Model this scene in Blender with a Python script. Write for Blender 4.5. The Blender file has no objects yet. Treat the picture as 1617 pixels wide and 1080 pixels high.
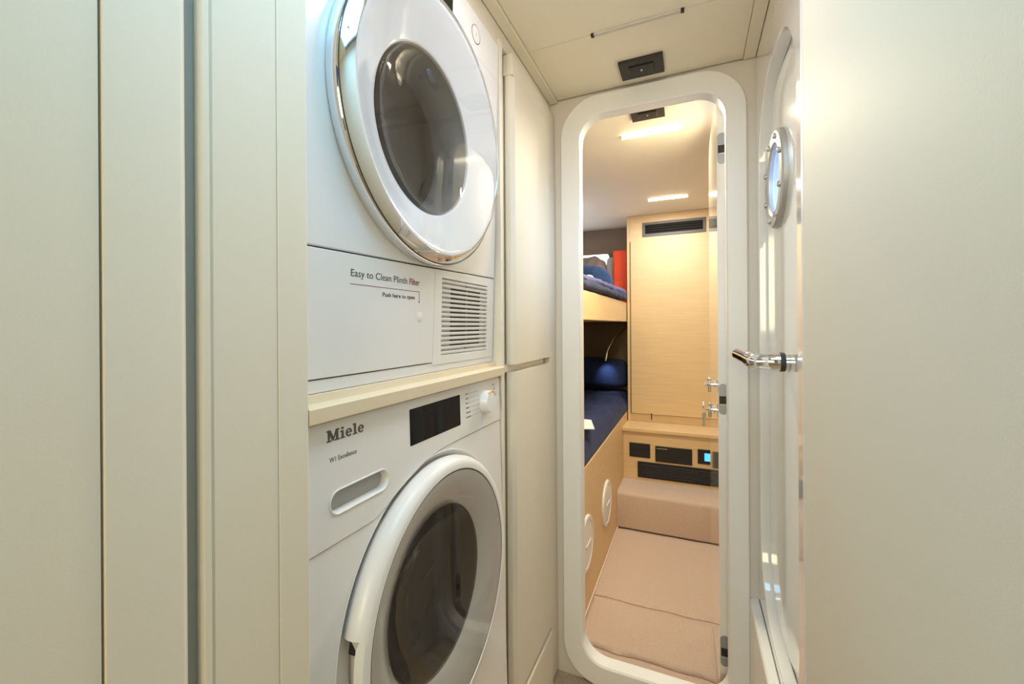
import bpy, bmesh, math, random
from mathutils import Vector, Matrix, noise
random.seed(7)
PI = math.pi
sc = bpy.context.scene
col = sc.collection

# ------------------------------------------------------------------ camera
cam_d = bpy.data.cameras.new('camera'); cam = bpy.data.objects.new('camera', cam_d); col.objects.link(cam)
cam_d.sensor_width = 36.0
cam_d.lens = 661.0 / 1617.0 * 36.0
cam_d.shift_y = -25.0 / 1617.0
cam_d.clip_start = 0.01
YAW = math.atan((1092 - 808.5) / 661.0)
cam.matrix_world = (Matrix.Translation((0, 0, 1.28)) @ Matrix.Rotation(YAW, 4, 'Z') @
                    Matrix.Rotation(PI / 2, 4, 'X') @ Matrix.Rotation(math.radians(-0.37), 4, 'Z'))
sc.camera = cam

# ------------------------------------------------------------------ world, lights, exposure
w = bpy.data.worlds.new('world'); sc.world = w; w.use_nodes = True
w.node_tree.nodes['Background'].inputs[0].default_value = (0.62, 0.80, 1.0, 1)
w.node_tree.nodes['Background'].inputs[1].default_value = 0.10
sc.view_settings.view_transform = 'Standard'
sc.view_settings.look = 'None'
sc.view_settings.exposure = 0.5
sc.view_settings.gamma = 1.0
sc.view_settings.use_curve_mapping = False

def area(name, loc, target, sx, sy, power, colr, spread=PI):
    d = bpy.data.lights.new(name, 'AREA'); d.shape = 'RECTANGLE'; d.size = sx; d.size_y = sy
    d.energy = power; d.color = colr; d.spread = spread
    o = bpy.data.objects.new(name, d); col.objects.link(o); o.location = loc
    o.rotation_euler = (Vector(target) - Vector(loc)).to_track_quat('-Z', 'Y').to_euler()
    return o
WARM = (1.0, 0.80, 0.55)
COOL = (0.62, 0.84, 1.0)
area('deck_hatch_daylight', (-0.14, 0.27, 2.13), (-0.14, 0.27, 0), 0.38, 0.40, 3.6, (0.29, 0.68, 1.0))
area('saloon_daylight', (-0.10, -2.40, 1.65), (-0.15, 1.0, 1.45), 0.9, 0.9, 26.5, (1.0, 0.83, 0.50))
area('corridor_fill_light', (-0.15, 0.75, 2.085), (-0.15, 0.75, 0), 0.24, 0.03, 1.75, (1.0, 0.92, 0.95))  # added fill above the view
area('cabin_lamp_light_near', (-0.165, 1.98, 2.135), (-0.165, 1.98, 0), 0.25, 0.04, 13.0, (1.0, 0.88, 0.60))
area('cabin_lamp_light_far', (-0.145, 3.047, 2.135), (-0.145, 3.047, 0), 0.26, 0.04, 5.5, (0.88, 0.96, 1.0))
area('hull_window_daylight', (-1.10, 3.00, 1.70), (-0.5, 3.0, 2.35), 0.6, 0.20, 1.6, (0.70, 0.80, 1.0))
area('head_window_daylight', (0.85, 1.2, 1.75), (0.2, 1.25, 1.6), 0.4, 0.4, 14.0, (0.55, 0.70, 1.0))

# ------------------------------------------------------------------ materials
def mat(name, base, rough=0.5, metal=0.0, bump=0.0, bscale=300.0, var=0.0, vscale=4.0, stretch=None, coat=0.0,
        emit=None, estr=0.0, spec=0.5, sheen=0.0, dist=0.002):
    m = bpy.data.materials.new(name); m.use_nodes = True
    nt = m.node_tree; b = nt.nodes['Principled BSDF']
    b.inputs['Base Color'].default_value = (*base, 1); b.inputs['Roughness'].default_value = rough
    b.inputs['Metallic'].default_value = metal; b.inputs['Coat Weight'].default_value = coat
    b.inputs['Specular IOR Level'].default_value = spec
    b.inputs['Coat Roughness'].default_value = 0.05
    b.inputs['Sheen Weight'].default_value = sheen
    if emit: b.inputs['Emission Color'].default_value = (*emit, 1); b.inputs['Emission Strength'].default_value = estr
    if bump or var:
        tc = nt.nodes.new('ShaderNodeTexCoord'); mp = nt.nodes.new('ShaderNodeMapping')
        nt.links.new(tc.outputs['Object'], mp.inputs['Vector'])
        if stretch: mp.inputs['Scale'].default_value = stretch
    if bump:
        n = nt.nodes.new('ShaderNodeTexNoise'); n.inputs['Scale'].default_value = bscale; n.inputs['Detail'].default_value = 3
        nt.links.new(mp.outputs[0], n.inputs['Vector'])
        bp = nt.nodes.new('ShaderNodeBump'); bp.inputs['Strength'].default_value = bump; bp.inputs['Distance'].default_value = dist
        nt.links.new(n.outputs['Fac'], bp.inputs['Height']); nt.links.new(bp.outputs[0], b.inputs['Normal'])
    if var:
        n = nt.nodes.new('ShaderNodeTexNoise'); n.inputs['Scale'].default_value = vscale; n.inputs['Detail'].default_value = 5
        nt.links.new(mp.outputs[0], n.inputs['Vector'])
        r = nt.nodes.new('ShaderNodeMapRange'); r.inputs[1].default_value = 0.3; r.inputs[2].default_value = 0.7
        r.inputs[3].default_value = 1 - var; r.inputs[4].default_value = 1 + var
        nt.links.new(n.outputs['Fac'], r.inputs[0])
        mx = nt.nodes.new('ShaderNodeVectorMath'); mx.operation = 'SCALE'
        mx.inputs[0].default_value = base; nt.links.new(r.outputs[0], mx.inputs['Scale'])
        nt.links.new(mx.outputs[0], b.inputs['Base Color'])
    return m
def glass_mat(name, tint, spec_ior=1.5, rough=0.0):
    m = bpy.data.materials.new(name); m.use_nodes = True; nt = m.node_tree
    nt.nodes.remove(nt.nodes['Principled BSDF'])
    t = nt.nodes.new('ShaderNodeBsdfTransparent'); t.inputs[0].default_value = (*tint, 1)
    g = nt.nodes.new('ShaderNodeBsdfGlossy'); g.inputs['Roughness'].default_value = rough
    f = nt.nodes.new('ShaderNodeFresnel')
    ge = nt.nodes.new('ShaderNodeNewGeometry'); mr = nt.nodes.new('ShaderNodeMapRange')      # same reflectance from either face of the thin pane
    mr.inputs[3].default_value = spec_ior; mr.inputs[4].default_value = 1.0 / spec_ior
    nt.links.new(ge.outputs['Backfacing'], mr.inputs[0]); nt.links.new(mr.outputs[0], f.inputs['IOR'])
    mx = nt.nodes.new('ShaderNodeMixShader')
    nt.links.new(f.outputs[0], mx.inputs[0]); nt.links.new(t.outputs[0], mx.inputs[1]); nt.links.new(g.outputs[0], mx.inputs[2])
    nt.links.new(mx.outputs[0], nt.nodes['Material Output'].inputs[0])
    return m

M = {}
M['cream'] = mat('cream_laminate', (0.79, 0.725, 0.60), 0.60, bump=0.05, bscale=500, spec=0.20)
M['ceil'] = mat('ceiling_vinyl', (0.88, 0.79, 0.61), 0.75, bump=0.12, bscale=260)
M['gel'] = mat('white_gelcoat', (0.88, 0.87, 0.845), 0.10, coat=1.0)
M['rim'] = mat('white_moulding', (0.82, 0.815, 0.80), 0.35)
M['appl'] = mat('appliance_white_enamel', (0.82, 0.80, 0.785), 0.22, spec=0.5)
M['applp'] = mat('appliance_white_plastic', (0.81, 0.79, 0.775), 0.32)
M['ring'] = mat('gloss_white_glass', (0.80, 0.80, 0.82), 0.06, coat=0.4)
M['bezel'] = mat('clear_covered_bezel', (0.50, 0.48, 0.45), 0.10, coat=0.5)
M['chrome'] = mat('polished_chrome', (0.82, 0.83, 0.85), 0.06, metal=1)
M['steel'] = mat('brushed_steel', (0.62, 0.62, 0.61), 0.25, metal=1)
M['drum'] = mat('drum_steel', (0.55, 0.53, 0.50), 0.30, metal=0.8)
M['rubber'] = mat('dark_gasket', (0.03, 0.03, 0.032), 0.5)
M['black'] = mat('black_plastic', (0.012, 0.012, 0.013), 0.4)
M['blackgl'] = mat('black_display_glass', (0.006, 0.006, 0.006), 0.05, spec=0.2)
M['grey'] = mat('grey_hinge_metal', (0.36, 0.38, 0.41), 0.4, metal=0.6)
M['catch'] = mat('dark_bronze_plate', (0.020, 0.018, 0.016), 0.4)
M['shadowg'] = mat('vent_back', (0.42, 0.42, 0.42), 0.6)
M['ventback'] = mat('vent_recess', (0.74, 0.74, 0.74), 0.5)
M['bulk'] = mat('bulkhead_laminate', (0.70, 0.66, 0.60), 0.45)
M['red'] = mat('dark_red_print', (0.25, 0.02, 0.03), 0.5)
M['ink'] = mat('dark_grey_print', (0.05, 0.05, 0.05), 0.5)
M['logo'] = mat('grey_logo_print', (0.10, 0.095, 0.085), 0.4)
M['orange_led'] = mat('orange_pointer', (0.85, 0.38, 0.03), 0.4)
M['knob'] = mat('knob_white', (0.85, 0.86, 0.88), 0.25)
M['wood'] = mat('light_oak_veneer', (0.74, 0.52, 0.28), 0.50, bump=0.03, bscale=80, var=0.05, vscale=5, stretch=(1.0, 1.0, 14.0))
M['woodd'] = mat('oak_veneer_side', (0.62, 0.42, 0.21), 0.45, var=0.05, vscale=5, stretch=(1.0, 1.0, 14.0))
M['cabceil'] = mat('cabin_headliner', (0.92, 0.82, 0.66), 0.7, bump=0.05, bscale=200)
M['taupe'] = mat('taupe_padded_vinyl', (0.26, 0.20, 0.15), 0.7, bump=0.2, bscale=120)
M['carpet'] = mat('beige_carpet', (0.62, 0.46, 0.365), 0.95, bump=0.8, bscale=300, var=0.08, vscale=120, sheen=0.3, dist=0.004)
M['binding'] = mat('carpet_binding', (0.78, 0.64, 0.48), 0.8)
M['navy'] = mat('navy_fleece', (0.012, 0.022, 0.085), 0.85, bump=0.6, bscale=90, var=0.25, vscale=22, sheen=0.04)
M['blue'] = mat('blue_fleece', (0.006, 0.036, 0.13), 0.85, bump=0.6, bscale=70, var=0.3, vscale=18, sheen=0.04)
M['lilac'] = mat('slate_blue_blanket', (0.085, 0.090, 0.25), 0.85, bump=0.6, bscale=60, var=0.3, vscale=25, sheen=0.05)
M['white_cloth'] = mat('white_cloth', (0.80, 0.79, 0.76), 0.8, bump=0.2, bscale=40)
M['orange'] = mat('orange_red_fabric', (0.85, 0.075, 0.012), 0.6, bump=0.2, bscale=40)
M['fleece'] = mat('grey_brown_fleece', (0.22, 0.17, 0.14), 0.9, bump=0.8, bscale=60, var=0.3, vscale=18)
M['foil'] = mat('silvery_plastic', (0.62, 0.68, 0.76), 0.35)
M['lamp'] = mat('lit_lamp_lens', (0.9, 0.9, 0.9), 0.4, emit=(1.0, 0.88, 0.68), estr=22.0)
M['lampoff'] = mat('unlit_lamp_lens', (0.62, 0.57, 0.50), 0.35)
M['screen'] = mat('lit_blue_screen', (0.02, 0.1, 0.3), 0.3, emit=(0.06, 0.35, 0.9), estr=1.6)
M['pane'] = mat('daylit_frosted_pane', (0.6, 0.7, 0.8), 0.4, emit=(0.80, 0.90, 1.0), estr=2.2)
M['dgroove'] = mat('groove_brown', (0.20, 0.14, 0.08), 0.7)
M['gapseal'] = mat('grey_green_seal', (0.26, 0.27, 0.23), 0.25)
M['glassdk'] = glass_mat('smoked_door_glass', (0.74, 0.72, 0.70), 1.70)
M['glassdk2'] = glass_mat('smoked_brown_door_glass', (0.60, 0.53, 0.45), 1.50)
M['glassbl'] = glass_mat('porthole_glass', (0.75, 0.86, 0.95), 1.45)
M['cover'] = glass_mat('clear_door_cover', (0.97, 0.97, 0.97), 1.45)
M['collar'] = mat('grey_door_collar', (0.34, 0.335, 0.33), 0.40)
M['headw'] = mat('head_wall_white', (0.78, 0.80, 0.82), 0.4)

# ------------------------------------------------------------------ mesh helpers
def obj(name, bm, m, parent=None, smooth=35, bevel=0.0, seg=2):
    bmesh.ops.remove_doubles(bm, verts=bm.verts, dist=1e-6)
    bmesh.ops.recalc_face_normals(bm, faces=bm.faces)
    me = bpy.data.meshes.new(name); bm.to_mesh(me); bm.free()
    if smooth:
        for p in me.polygons: p.use_smooth = True
        me.set_sharp_from_angle(angle=math.radians(smooth))
    o = bpy.data.objects.new(name, me); col.objects.link(o)
    if m: me.materials.append(M[m] if isinstance(m, str) else m)
    if parent: o.parent = parent
    if bevel:
        b = o.modifiers.new('bevel', 'BEVEL'); b.width = bevel; b.segments = seg; b.limit_method = 'ANGLE'
        b.angle_limit = math.radians(40); b.harden_normals = False
    return o
def tag(o, label=None, cat=None, group=None, kind=None):
    if label: o['label'] = label
    if cat: o['category'] = cat
    if group: o['group'] = group
    if kind: o['kind'] = kind
    return o
def thing(name, label, cat, loc=(0, 0, 0), rot=(0, 0, 0), group=None, kind=None):
    o = bpy.data.objects.new(name, None); col.objects.link(o); o.location = loc; o.rotation_euler = rot
    o.empty_display_size = 0.05
    return tag(o, label, cat, group, kind)
def B(): return bmesh.new()
def box(bm, x0, x1, y0, y1, z0, z1):
    vs = [bm.verts.new(p) for p in ((x0, y0, z0), (x1, y0, z0), (x1, y1, z0), (x0, y1, z0), (x0, y0, z1), (x1, y0, z1), (x1, y1, z1), (x0, y1, z1))]
    for f in ((0, 3, 2, 1), (4, 5, 6, 7), (0, 1, 5, 4), (1, 2, 6, 5), (2, 3, 7, 6), (3, 0, 4, 7)): bm.faces.new([vs[i] for i in f])
    return bm
def bx(*a): return box(B(), *a)
def rrect(y0, y1, z0, z1, r, n=10):
    """rounded rectangle, counter-clockwise list of 2-D points"""
    pts = []
    for cy, cz, a0 in ((y1 - r, z1 - r, 0), (y0 + r, z1 - r, 90), (y0 + r, z0 + r, 180), (y1 - r, z0 + r, 270)):
        for i in range(n + 1):
            a = math.radians(a0 + 90 * i / n); pts.append((cy + r * math.cos(a), cz + r * math.sin(a)))
    return pts
def circ(cy, cz, r, n=72): return [(cy + r * math.cos(2 * PI * i / n), cz + r * math.sin(2 * PI * i / n)) for i in range(n)]
def P3(ax, a, b, d):
    return {'x': (d, a, b), 'y': (a, d, b), 'z': (a, b, d)}[ax]
def plate(bm, ax, outer, holes, d0, d1):
    """flat plate normal to axis ax between depths d0 and d1, with holes cut through"""
    for d in (d0, d1):
        es = []
        for lp in [outer] + list(holes):
            vs = [bm.verts.new(P3(ax, p[0], p[1], d)) for p in lp]
            es += [bm.edges.new((vs[i], vs[(i + 1) % len(vs)])) for i in range(len(vs))]
        bmesh.ops.triangle_fill(bm, use_beauty=True, use_dissolve=False, edges=es)
    for lp in [outer] + list(holes):
        loft(bm, [[P3(ax, p[0], p[1], d0) for p in lp], [P3(ax, p[0], p[1], d1) for p in lp]])
    return bm
def loft(bm, loops, closed=True, cap0=False, cap1=False):
    rows = [[bm.verts.new(p) for p in l] for l in loops]
    n = len(rows[0])
    for a, b in zip(rows, rows[1:]):
        for i in range(n if closed else n - 1):
            j = (i + 1) % n; bm.faces.new((a[i], a[j], b[j], b[i]))
    if cap0: bm.faces.new(rows[0])
    if cap1: bm.faces.new(rows[-1])
    return bm
def lathe(bm, prof, cy, cz, n=96, ax='x', cap_end=False, sector=None, prof2=None):
    """profile of (radius, depth) turned about an axis parallel to ax through (cy, cz); inside sector prof2 is used"""
    loops = []
    for k in range(len(prof)):
        lp = []
        for i in range(n):
            a = 2 * PI * i / n
            q = prof2 if (sector and sector[0] <= a <= sector[1]) else prof
            lp.append(P3(ax, cy + q[k][0] * math.cos(a), cz + q[k][0] * math.sin(a), q[k][1]))
        loops.append(lp)
    return loft(bm, loops, cap1=cap_end)
def tube(bm, pts, r, n=10, cap=True):
    pts = [Vector(p) for p in pts]; loops = []
    rs = r if isinstance(r, (list, tuple)) else [r] * len(pts)
    up = Vector((0.13, 0.31, 0.94)).normalized()
    for i, p in enumerate(pts):
        t = (pts[min(i + 1, len(pts) - 1)] - pts[max(i - 1, 0)]).normalized()
        u = t.cross(up)
        if u.length < 0.05: u = t.cross(Vector((1, 0, 0)))
        u.normalize(); v = t.cross(u)
        loops.append([tuple(p + (u * math.cos(2 * PI * k / n) + v * math.sin(2 * PI * k / n)) * rs[i]) for k in range(n)])
    return loft(bm, loops, cap0=cap, cap1=cap)
def poly(bm, pts, ax, d0, d1): return plate(bm, ax, pts, [], d0, d1)
def text(body, size, parent, m, y, z, x, ax='x', off=0.0, width=None, name='lettering', align='LEFT', shear=0.0):
    cu = bpy.data.curves.new('txt', 'FONT'); cu.body = body; cu.size = size; cu.offset = off; cu.shear = shear
    cu.align_x = align; cu.extrude = 0.00015; cu.resolution_u = 3
    t = bpy.data.objects.new('txt', cu); col.objects.link(t)
    me = bpy.data.meshes.new_from_object(t, depsgraph=bpy.context.evaluated_depsgraph_get())
    bpy.data.objects.remove(t)
    xs = [v.co.x for v in me.vertices]
    s = width / (max(xs) - min(xs)) if width else 1.0
    for v in me.vertices:
        a, b, c = v.co; v.co = (x + c, y + (a - (min(xs) if align == 'LEFT' else 0)) * s, z + b)
    me.materials.clear(); me.materials.append(M[m]); me.name = name
    o = bpy.data.objects.new(name, me); col.objects.link(o); o.parent = parent
    return o
def blob(bm, cx, cy, cz, sx, sy, sz, p=2.6, amp=0.06, freq=5.0, seed=0, seg=28, rings=16):
    """soft superellipsoid with folds (cushions, folded cloth)"""
    rows = []
    sg = lambda v, e: math.copysign(abs(v) ** e, v)
    for j in range(rings + 1):
        ph = -PI / 2 + PI * j / rings
        lp = []
        for i in range(seg):
            th = 2 * PI * i / seg; e = 2 / p
            q = Vector((sg(math.cos(ph), e) * sg(math.cos(th), e), sg(math.cos(ph), e) * sg(math.sin(th), e), sg(math.sin(ph), e)))
            k = 1 + amp * noise.noise(q * freq / 2 + Vector((seed * 3.1, seed, -seed)))* 2
            lp.append((cx + sx * q.x * k, cy + sy * q.y * k, cz + sz * q.z * k))
        rows.append(lp)
    return loft(bm, rows, cap0=True, cap1=True)
def slab(bm, x0, x1, y0, y1, z0, z1, nx, ny, fn):
    """padded slab whose top is displaced by fn(u, v)"""
    top = [[bm.verts.new((x0 + (x1 - x0) * i / nx, y0 + (y1 - y0) * j / ny, z1 + fn(i / nx, j / ny))) for i in range(nx + 1)] for j in range(ny + 1)]
    for j in range(ny):
        for i in range(nx): bm.faces.new((top[j][i], top[j][i + 1], top[j + 1][i + 1], top[j + 1][i]))
    rim = [top[0][i] for i in range(nx + 1)] + [top[j][nx] for j in range(1, ny + 1)] + [top[ny][i] for i in range(nx - 1, -1, -1)] + [top[j][0] for j in range(ny - 1, 0, -1)]
    bot = [bm.verts.new((v.co.x, v.co.y, z0)) for v in rim]
    n = len(rim)
    for i in range(n): bm.faces.new((rim[i], bot[i], bot[(i + 1) % n], rim[(i + 1) % n]))
    bm.faces.new(bot[::-1])
    return bm

# ================================================================== THE SETTING: corridor
CY = 1.470                                        # bulkhead face
CE = 2.10
tag(obj('floor', bx(-0.47, 0.22, -1.4, 1.53, -0.04, 0.024), mat('corridor_floor', (0.42, 0.33, 0.23), 0.8, bump=0.4, var=0.2, vscale=120)), 'carpeted corridor floor below the cream cabinets', kind='structure')
ce = thing('ceiling', 'beige corridor ceiling of two panels with a seam', None, kind='structure')
obj('ceiling_panel', bx(-0.442, 0.150, 0.50, 1.1695, CE - 0.004, CE + 0.02), 'ceil', ce, bevel=0.0015)
obj('ceiling_panel', bx(-0.442, 0.150, -0.60, 0.04, CE - 0.004, CE + 0.02), 'ceil', ce, bevel=0.0015)
obj('ceiling_panel', bx(-0.442, 0.150, 1.1705, 1.462, CE - 0.004, CE + 0.02), 'ceil', ce, bevel=0.0015)
obj('backing', bx(-0.60, 0.30, 0.50, CY, CE + 0.02, CE + 0.05), 'ceil', ce)
obj('hatch_frame', plate(B(), 'z', [(-0.36, 0.045), (0.08, 0.045), (0.08, 0.495), (-0.36, 0.495)], [[(-0.335, 0.065), (0.055, 0.065), (0.055, 0.475), (-0.335, 0.475)]], CE - 0.006, CE + 0.05), 'rim', ce)
tag(obj('trim_1', bx(-0.4725, -0.443, -0.3, 1.466, CE - 0.012, CE + 0.02), 'ceil', bevel=0.001), 'beige ceiling trim strip above the laundry cabinets', kind='structure')
tag(obj('trim_2', bx(0.151, 0.184, -0.3, 1.466, CE - 0.006, CE + 0.02), 'ceil', bevel=0.001), 'beige ceiling trim strip above the white door', kind='structure')
# bulkhead with rounded doorway
bm = plate(B(), 'y', [(-1.0, -0.10), (0.40, -0.10), (0.40, 2.16), (-1.0, 2.16)], [rrect(-0.372, 0.111, 0.086, 2.028, 0.095, 12)], CY, CY + 0.045)
tag(obj('wall_back', bm, 'bulk'), 'pale bulkhead around the rounded doorway', kind='structure')
# raised doorway moulding
o_lp = rrect(-0.430, 0.159, 0.022, 2.085, 0.135, 14); i_lp = rrect(-0.362, 0.101, 0.096, 2.018, 0.085, 14)
def mixl(a, b, t): return [(p[0] + (q[0] - p[0]) * t, p[1] + (q[1] - p[1]) * t) for p, q in zip(a, b)]
lps = [(o_lp, CY + 0.0), (o_lp, CY - 0.012), (mixl(o_lp, i_lp, 0.05), CY - 0.016), (mixl(o_lp, i_lp, 0.93), CY - 0.016), (i_lp, CY - 0.011), (i_lp, CY + 0.036), (rrect(-0.372, 0.111, 0.086, 2.028, 0.095, 14), CY + 0.036)]
bm = loft(B(), [[(p[0], d, p[1]) for p in l] for l, d in lps])
tag(obj('trim_3', bm, 'rim'), 'raised white rounded moulding around the cabin doorway', kind='structure')

# right-hand wall with rounded recess, white gelcoat door
hole = rrect(0.945, 1.425, 0.470, 1.936, 0.20, 16)
bm = plate(B(), 'x', [(0.83, 0.0), (CY, 0.0), (CY, CE + 0.02), (0.83, CE + 0.02)], [hole], 0.185, 0.215)
# soft lip round the recess
wr = tag(obj('wall_right', bm, 'gel', bevel=0.002), 'glossy white wall around the porthole door', kind='structure')
d1 = thing('door_1', 'glossy white door with round porthole and lever handle', None, kind='structure')
leafh = circ(1.243, 1.648, 0.088, 48)
bm = plate(B(), 'x', rrect(0.90, 1.455, 0.43, 1.966, 0.21, 16), [leafh], 0.2155, 0.24)
obj('door_leaf', bm, 'gel', d1)
bm = plate(B(), 'x', rrect(0.98, 1.40, 0.50, 1.906, 0.19, 16), [leafh], 0.2050, 0.2155)
obj('door_face', bm, 'gel', d1, bevel=0.003)
pr = obj('porthole_ring', lathe(B(), [(0.086, 0.2049), (0.086, 0.196), (0.090, 0.192), (0.116, 0.192), (0.121, 0.196), (0.122, 0.2048)], 1.243, 1.648, 72), mat('satin_alloy', (0.50, 0.50, 0.49), 0.45, metal=0.7), d1)
for k in range(8):
    a = math.radians(22 + 45 * k)
    obj('bolt', lathe(B(), [(0.0072, 0.1919), (0.0072, 0.189), (0.005, 0.1862), (0.0004, 0.1855)], 1.243 + 0.104 * math.cos(a), 1.648 + 0.104 * math.sin(a), 14, cap_end=True), 'steel', pr)
obj('porthole_glass', lathe(B(), [(0.0875, 0.203), (0.0005, 0.203)], 1.243, 1.648, 48, cap_end=True), 'glassbl', d1)
obj('porthole_liner', lathe(B(), [(0.0875, 0.203), (0.0875, 0.242), (0.092, 0.242)], 1.243, 1.648, 48), 'rim', d1)
# lever handle
hz = 1.193; hy = 1.135
h = obj('handle', lathe(B(), [(0.0005, 0.2045), (0.0215, 0.2045), (0.0215, 0.197), (0.0205, 0.196), (0.0205, 0.185), (0.0202, 0.1845), (0.0195, 0.160), (0.0175, 0.135), (0.0005, 0.124)], hy, hz, 32), 'chrome', d1)
obj('handle_ring', lathe(B(), [(0.0206, 0.1965), (0.0220, 0.196), (0.0222, 0.187), (0.0206, 0.1865)], hy, hz, 32), 'rubber', h)
bm = tube(B(), [(0.140, hy - 0.016, hz), (0.1385, hy - 0.0135, hz), (0.136, hy - 0.004, hz + 0.0004), (0.128, hy + 0.03, hz + 0.004), (0.118, hy + 0.075, hz + 0.0085), (0.1115, hy + 0.100, hz + 0.0105), (0.1110, hy + 0.103, hz + 0.0107)],
          [0.009, 0.0165, 0.0195, 0.0175, 0.0160, 0.0152, 0.0125], 24)
obj('lever', bm, 'chrome', h)
obj('key_slot', lathe(B(), [(0.0045, 0.0), (0.0045, -0.0015), (0.002, -0.002)], 0, 0, 14, ax='y', cap_end=True), 'black', h).location = (0.1395, hy - 0.0155, hz)
# small head compartment behind the porthole (daylit)
bm = B(); box(bm, 0.30, 1.05, 0.70, 0.72, 0.9, 2.1); box(bm, 0.30, 1.05, 1.75, 1.77, 0.9, 2.1); box(bm, 1.05, 1.07, 0.70, 1.77, 0.9, 2.1); box(bm, 0.25, 1.07, 0.70, 1.77, 2.1, 2.12); box(bm, 0.25, 1.07, 0.70, 1.77, 0.88, 0.9)
tag(obj('wall_head', bm, 'headw'), 'white washroom walls seen through the porthole', kind='structure')
# ledge below the door
bm = plate(B(), 'y', [(0.158, 0.0), (0.184, 0.0), (0.184, 0.443), (0.163, 0.443), (0.158, 0.438)], [], 0.84, CY - 0.0005)
tag(obj('trim_4', bm, 'rim', bevel=0.002), 'cream ledge along the foot of the white door', kind='structure')
obj('ledge_screw', lathe(B(), [(0.004, 0.4431), (0.003, 0.4445)], 0.172, 1.13, 12, ax='z', cap_end=True), 'steel', bpy.data.objects['trim_4'])
# near right panel
bm = plate(B(), 'z', [(0.164, -1.4), (0.22, -1.4), (0.22, 0.7915), (0.164, 0.7915)], [], 0.024, CE - 0.006)
tag(obj('wall_right_panel', bm, 'cream', smooth=40), 'large plain cream panel near the camera', kind='structure')
obj('edge_highlight', plate(B(), 'z', [(0.1636, 0.7918), (0.22, 0.7918), (0.22, 0.812), (0.170, 0.812), (0.1650, 0.8090), (0.1636, 0.8050)], [], 0.024, CE - 0.006), 'rim', bpy.data.objects['wall_right_panel'])  # white strip paints the bright reflection on the panel's edge
# rear of the corridor behind the camera, with companionway opening to the sky above
tag(obj('wall_rear', bx(-1.10, 0.22, -1.45, -1.40, 0, 1.0), 'cream'), 'low cream wall behind the camera', kind='structure')
tag(obj('wall_hull', bx(-1.16, -1.12, -1.4, 1.50, 0, 2.2), 'cream'), 'cream panel closing the laundry side', kind='structure')

# ================================================================== left side: near tall cabinet
XL = -0.455
c = thing('tall_cabinet', 'tall cream cabinet at far left with recessed panel door', 'cabinet', (-0.60, -0.1, 0.03))
def L(bm, name, m, parent, org, bevel=0.0, smooth=35):
    bmesh.ops.translate(bm, verts=bm.verts, vec=-Vector(org)); return obj(name, bm, m, parent, smooth, bevel)
og = (-0.60, -0.1, 0.03)
d = L(plate(B(), 'z', [(-0.485, 0.1885), (XL - 0.0006, 0.1885), (XL, 0.1892), (XL, 0.2465), (XL - 0.0015, 0.2500), (XL - 0.005, 0.2535), (-0.485, 0.2545)], [], 0.03, 2.085), 'door_stile', 'cream', c, og)
L(bx(-0.485, XL - 0.0022, -0.62, 0.1866, 0.03, 2.085), 'door_panel', 'cream', c, og)
L(bx(-0.485, XL, -0.70, -0.62, 0.03, 2.085), 'door_stile', 'cream', c, og)
L(bx(-1.0, -0.487, -0.70, 0.2535, 0.03, 2.085), 'carcass', 'cream', c, og)
L(bx(-0.49, -0.463, 0.2545, 0.2640, 0.03, 2.085), 'seal', 'gapseal', c, og)
c = thing('cabinet_divider', 'cream upright panel between the tall cabinet and the stacked machines', 'panel', (-0.60, 0.33, 0.03))
og = (-0.60, 0.33, 0.03)
L(plate(B(), 'z', [(-1.0, 0.2642), (-0.462, 0.2642), (XL - 0.003, 0.2650), (XL - 0.0003, 0.2675), (XL - 0.0003, 0.2735), (XL - 0.003, 0.2755), (XL - 0.001, 0.2775), (XL - 0.001, 0.3500), (-1.0, 0.3500)], [], 0.03, 2.085), 'panel', 'cream', c, og)
L(bx(-1.0, XL, 0.3508, 0.3930, 0.03, 2.085), 'edge_post', 'cream', c, og, bevel=0.0012)
# niche surround
tag(obj('niche_side_panel', bx(-1.10, XL - 0.008, 1.0075, 1.0255, 0.03, 2.0435), 'cream', bevel=0.001), 'narrow cream side panel just right of the stacked machines', 'panel')
tag(obj('niche_top_panel', plate(B(), 'y', [(-1.10, 2.0445), (-0.490, 2.0445), (-0.490, 2.0215), (XL - 0.018, 2.0215), (XL - 0.018, 2.088), (-1.10, 2.088)], [], 0.394, 1.0065), 'cream', bevel=0.001), 'cream fascia strip directly above the tumble dryer', 'panel')
tag(obj('wall_left', bx(-1.11, -1.10, 0.26, CY, 0.03, 2.088), 'cream'), 'cream back of the laundry niche', kind='structure')
tag(obj('niche_top_panel', bx(-1.10, XL - 0.018, 1.007, 1.466, 2.0445, 2.088), 'cream', bevel=0.001), 'cream fascia strip above the upper cupboard beside the doorway', 'panel')
s = tag(obj('laundry_shelf', plate(B(), 'y', [(-1.09, 1.151), (XL - 0.001, 1.151), (XL + 0.001, 1.153), (XL + 0.001, 1.172), (XL - 0.0025, 1.1745), (-0.478, 1.1748), (-0.480, 1.186), (-1.09, 1.186)], [], 0.394, 1.0070), mat('shelf_laminate', (0.76, 0.64, 0.465), 0.5, bump=0.05, bscale=500)), 'cream wooden shelf between the dryer and the washing machine', 'shelf')
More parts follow.
